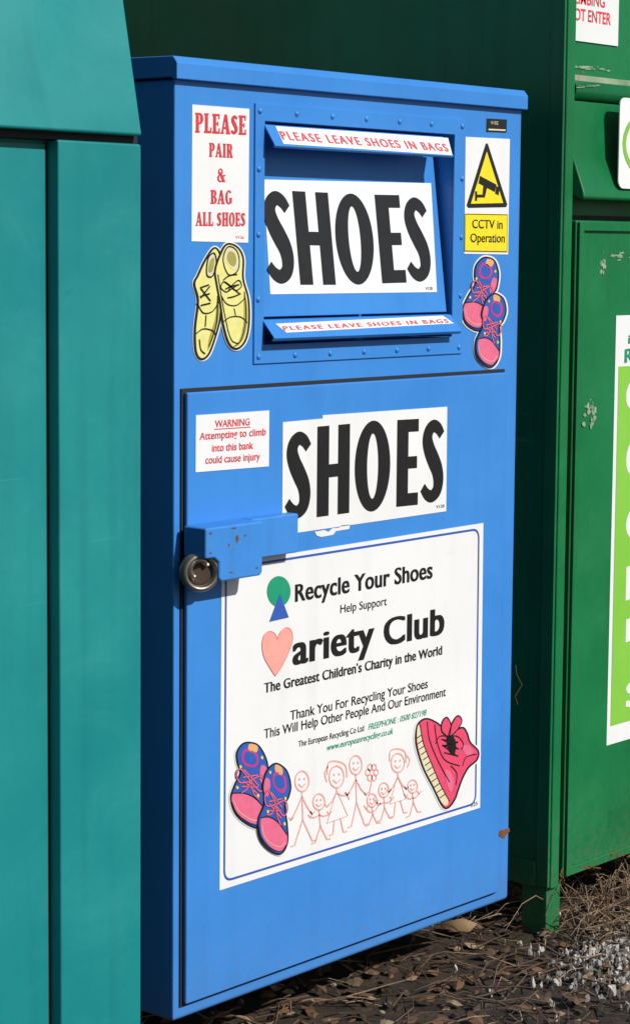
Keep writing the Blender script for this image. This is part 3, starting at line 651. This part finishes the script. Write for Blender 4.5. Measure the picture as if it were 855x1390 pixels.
LG = ypl(GY-.003); chip(LG, 800, 116, 16, 3, CHIP, ledge, 'paint_chip', 14); chip(US, 806, 92, 26, 6, CHIP, ubody, 'paint_chip', 16); chip(US, 786, 104, 12, 6, RUST, ubody, 'rust_patch', 12)

# ================================================================== GROUND
m = MB(); m.add([(-60, -60, 0), (60, -60, 0), (60, 60, 0), (-60, 60, 0)], [(0, 1, 2, 3)], None)
gm = bpy.data.materials.new('soil'); gm.use_nodes = True; nt = gm.node_tree; L = nt.links.new; b = nt.nodes['Principled BSDF']
g = nn(nt, 'ShaderNodeNewGeometry'); n1 = nn(nt, 'ShaderNodeTexNoise'); n1.inputs['Scale'].default_value = 14; n1.inputs['Detail'].default_value = 12; n1.inputs['Roughness'].default_value = .75
L(g.outputs['Position'], n1.inputs['Vector']); rp = nn(nt, 'ShaderNodeValToRGB'); e_ = rp.color_ramp.elements
e_[0].position = .35; e_[0].color = (.018, .012, .008, 1); e_[1].position = .68; e_[1].color = (.10, .068, .042, 1)
L(n1.outputs['Fac'], rp.inputs[0]); L(rp.outputs[0], b.inputs['Base Color']); b.inputs['Roughness'].default_value = .95
bp = nn(nt, 'ShaderNodeBump'); bp.inputs['Distance'].default_value = .03; bp.inputs['Strength'].default_value = 1; L(n1.outputs['Fac'], bp.inputs['Height']); L(bp.outputs[0], b.inputs['Normal'])
m.mats = [gm]; gr = m.build('ground'); gr['kind'] = 'structure'; gr['label'] = 'dark bare soil with leaf litter and gravel'
G0 = zpl(0)
TW = [flat('twig_brown', (.10, .058, .032), .9), flat('twig_tan', (.26, .18, .11), .9), flat('leaf_brown', (.13, .062, .028), .8), flat('leaf_tan', (.34, .22, .12), .8), flat('leaf_dark', (.045, .028, .017), .85)]
STN = [flat('stone_grey', (.24, .22, .19), .9), flat('stone_pale', (.46, .43, .38), .9), flat('stone_dark', (.10, .085, .07), .9)]
xc = gx0-.12  # left of here litter picks darker colours, painting in shade under the blue bank
m = MB()
for i in range(2200):
    x, y = random.uniform(-.1, 3.0), random.uniform(-1.2, .9)
    a = random.uniform(0, 6.28); l = random.uniform(.04, .18); z = random.uniform(.003, .025)
    d = Vector((math.cos(a), math.sin(a), random.uniform(-.12, .2)))
    p0 = Vector((x, y, z)); mid = p0+d*l*.5+Vector((random.uniform(-.02, .02), random.uniform(-.02, .02), random.uniform(0, .015))); p1 = p0+d*l
    p1.z = max(p1.z, .003)
    m.tube([p0, mid, p1], [random.uniform(.001, .003), random.uniform(.001, .002), .0006], TW[1] if (random.random() < (.55 if x > xc else .15)) else TW[0], 4)  # fewer tan twigs by the blue bank, shade put into their colour
gf = G0.hit(830, 1240)
for i in range(220):
    x, y = max(gf.x+random.gauss(.12, .22), gx0+.10), gf.y+random.gauss(.0, .14)
    a = random.uniform(0, 6.28); l = random.uniform(.08, .26); hgt = random.uniform(.02, .11)
    P = [Vector((x+math.cos(a)*l*t+random.uniform(-.006, .006), y+math.sin(a)*l*t*.8, .004+hgt*math.sin(math.pi*t*.85))) for t in (0, .25, .5, .75, 1)]
    m.tube(P, [.0016, .0014, .0012, .001, .0006], random.choice(TW[:2]), 4)
o = m.build('fallen_twigs'); o['kind'] = 'stuff'; o['label'] = 'dry twigs scattered over the soil'; o['category'] = 'twigs'
def leafmesh(mb, p_, s_, mat):
    a = random.uniform(0, 6.28); u = Vector((math.cos(a), math.sin(a), random.uniform(-.3, .4))).normalized(); v = u.cross(Vector((random.uniform(-.6, .6), random.uniform(-.6, .6), 1))).normalized(); w = u.cross(v)
    pr = [(0, 0), (.2, .22), (.5, .32), (.8, .2), (1, 0)]; c = random.uniform(.1, .6); k_ = random.uniform(.05, .25)
    P = [p_+u*s_*(t-.5)+w*s_*c*abs(t-.5)**1.5 for t, _ in pr]
    Lf = [P[i]+v*s_*pr[i][1]*random.uniform(.7, 1.1)+w*s_*k_*(pr[i][1] > 0) for i in range(5)]; Rt = [P[i]-v*s_*pr[i][1]*random.uniform(.7, 1.1)+w*s_*k_*(pr[i][1] > 0) for i in range(5)]
    mb.add(P+Lf[1:4]+Rt[1:4], [(0, 1, 5), (1, 2, 6, 5), (2, 3, 7, 6), (3, 4, 7), (0, 8, 1), (1, 8, 9, 2), (2, 9, 10, 3), (3, 10, 4)], mat)
m = MB()
for i in range(3600):
    x = random.uniform(-.1, 3.0)
    leafmesh(m, Vector((x, random.uniform(-1.2, .9), random.uniform(.006, .025))), random.choice((.014, .02, .028, .04, .05)), random.choice(TW+[TW[4], TW[0]]) if x > xc else random.choice((TW[4], TW[4], TW[0], TW[2], TW[2], TW[1])))  # darker leaf mix by the blue bank, its shade put into the colour
o = m.build('leaf_litter', smooth=False); o['kind'] = 'stuff'; o['label'] = 'brown dead leaves covering the soil under the banks'; o['category'] = 'leaf litter'
ico = bmesh.new(); bmesh.ops.create_icosphere(ico, subdivisions=1, radius=1); iv = [v.co.copy() for v in ico.verts]; ifc = [tuple(v.index for v in f.verts) for f in ico.faces]; ico.free()
m = MB(); gc = G0.hit(862, 1300)
for i in range(1700):
    if i < 1000: x, y, zo = gc.x+random.gauss(0, .14), gc.y+random.gauss(-.05, .10), .02
    else: x, y, zo = random.uniform(-.3, 3.2), random.uniform(-1.3, .8), 0
    r_ = random.uniform(.002, .009); sc = Vector((random.uniform(.7, 1.3), random.uniform(.7, 1.3), random.uniform(.4, .9)))
    m.add([Vector((x+v.x*r_*sc.x*random.uniform(.7, 1.3), y+v.y*r_*sc.y*random.uniform(.7, 1.3), zo*random.random()+r_*.4+v.z*r_*sc.z)) for v in iv], ifc, STN[i % 3] if i < 1000 else random.choice((STN[0], STN[2], STN[2])))
o = m.build('gravel'); o['kind'] = 'stuff'; o['label'] = 'pale grey gravel and small stones on the soil'; o['category'] = 'gravel'
for (px, py, s_, lb_) in ((705, 1280, .06, 'curled brown dead leaf on the soil beside the green foot'), (622, 1272, .085, 'pale tan dead leaf on the soil under the blue bank'), (580, 1290, .05, 'small brown dead leaf nearest the blue bank bottom edge')):
    mb = MB(); q = G0.hit(px, py); leafmesh(mb, q+Vector((0, 0, .04)), s_, TW[3] if px != 705 else TW[2]); tag(mb.build('dead_leaf', smooth=True), lb_, 'leaf', 'larger dead leaves on the soil')
m = MB(); a = Y0.hit(701, 905); m.tube([a+Vector((.01, .01, 0)), a+Vector((.012, .008, -.02)), a+Vector((.022, .0, -.045)), a+Vector((.01, .01, -.07)), a+Vector((.02, .01, -.09))], .0012, TW[0], 5)
tag(m.build('dry_stalk'), 'thin dry stalk caught in the gap beside the blue bank', 'stalk')

# ================================================================== LIGHT
SD = Vector((.13, -1, .78)).normalized()
el = math.asin(SD.z); az = math.atan2(SD.x, SD.y)
w = bpy.data.worlds.new('World'); S.world = w; w.use_nodes = True; nt = w.node_tree
sk = nt.nodes.new('ShaderNodeTexSky'); sk.sky_type = 'NISHITA'; sk.sun_disc = False; sk.sun_elevation = el; sk.sun_rotation = az
nt.links.new(sk.outputs[0], nt.nodes['Background'].inputs[0]); nt.nodes['Background'].inputs[1].default_value = .065
ld = bpy.data.lights.new('sun', 'SUN'); ld.energy = 4.3; ld.angle = math.radians(.5); ld.color = (1, .975, .93)
lo = bpy.data.objects.new('sun', ld); COL.objects.link(lo); lo.rotation_euler = SD.to_track_quat('Z', 'Y').to_euler()
# ================================================================== CAMERA
cd = bpy.data.cameras.new('camera'); cd.sensor_fit = 'HORIZONTAL'; cd.sensor_width = 36; cd.lens = F/855*36; cd.shift_y = -45/855; cd.clip_end = 500
co = bpy.data.objects.new('camera', cd); COL.objects.link(co)
co.matrix_world = Matrix.Translation(CAM) @ Matrix((rt2, up2, -fwd)).transposed().to_4x4()
S.camera = co
S.view_settings.view_transform = 'Standard'; S.view_settings.look = 'None'; S.view_settings.exposure = 0
for o in bpy.data.objects:
    if '_o' in o: del o['_o']
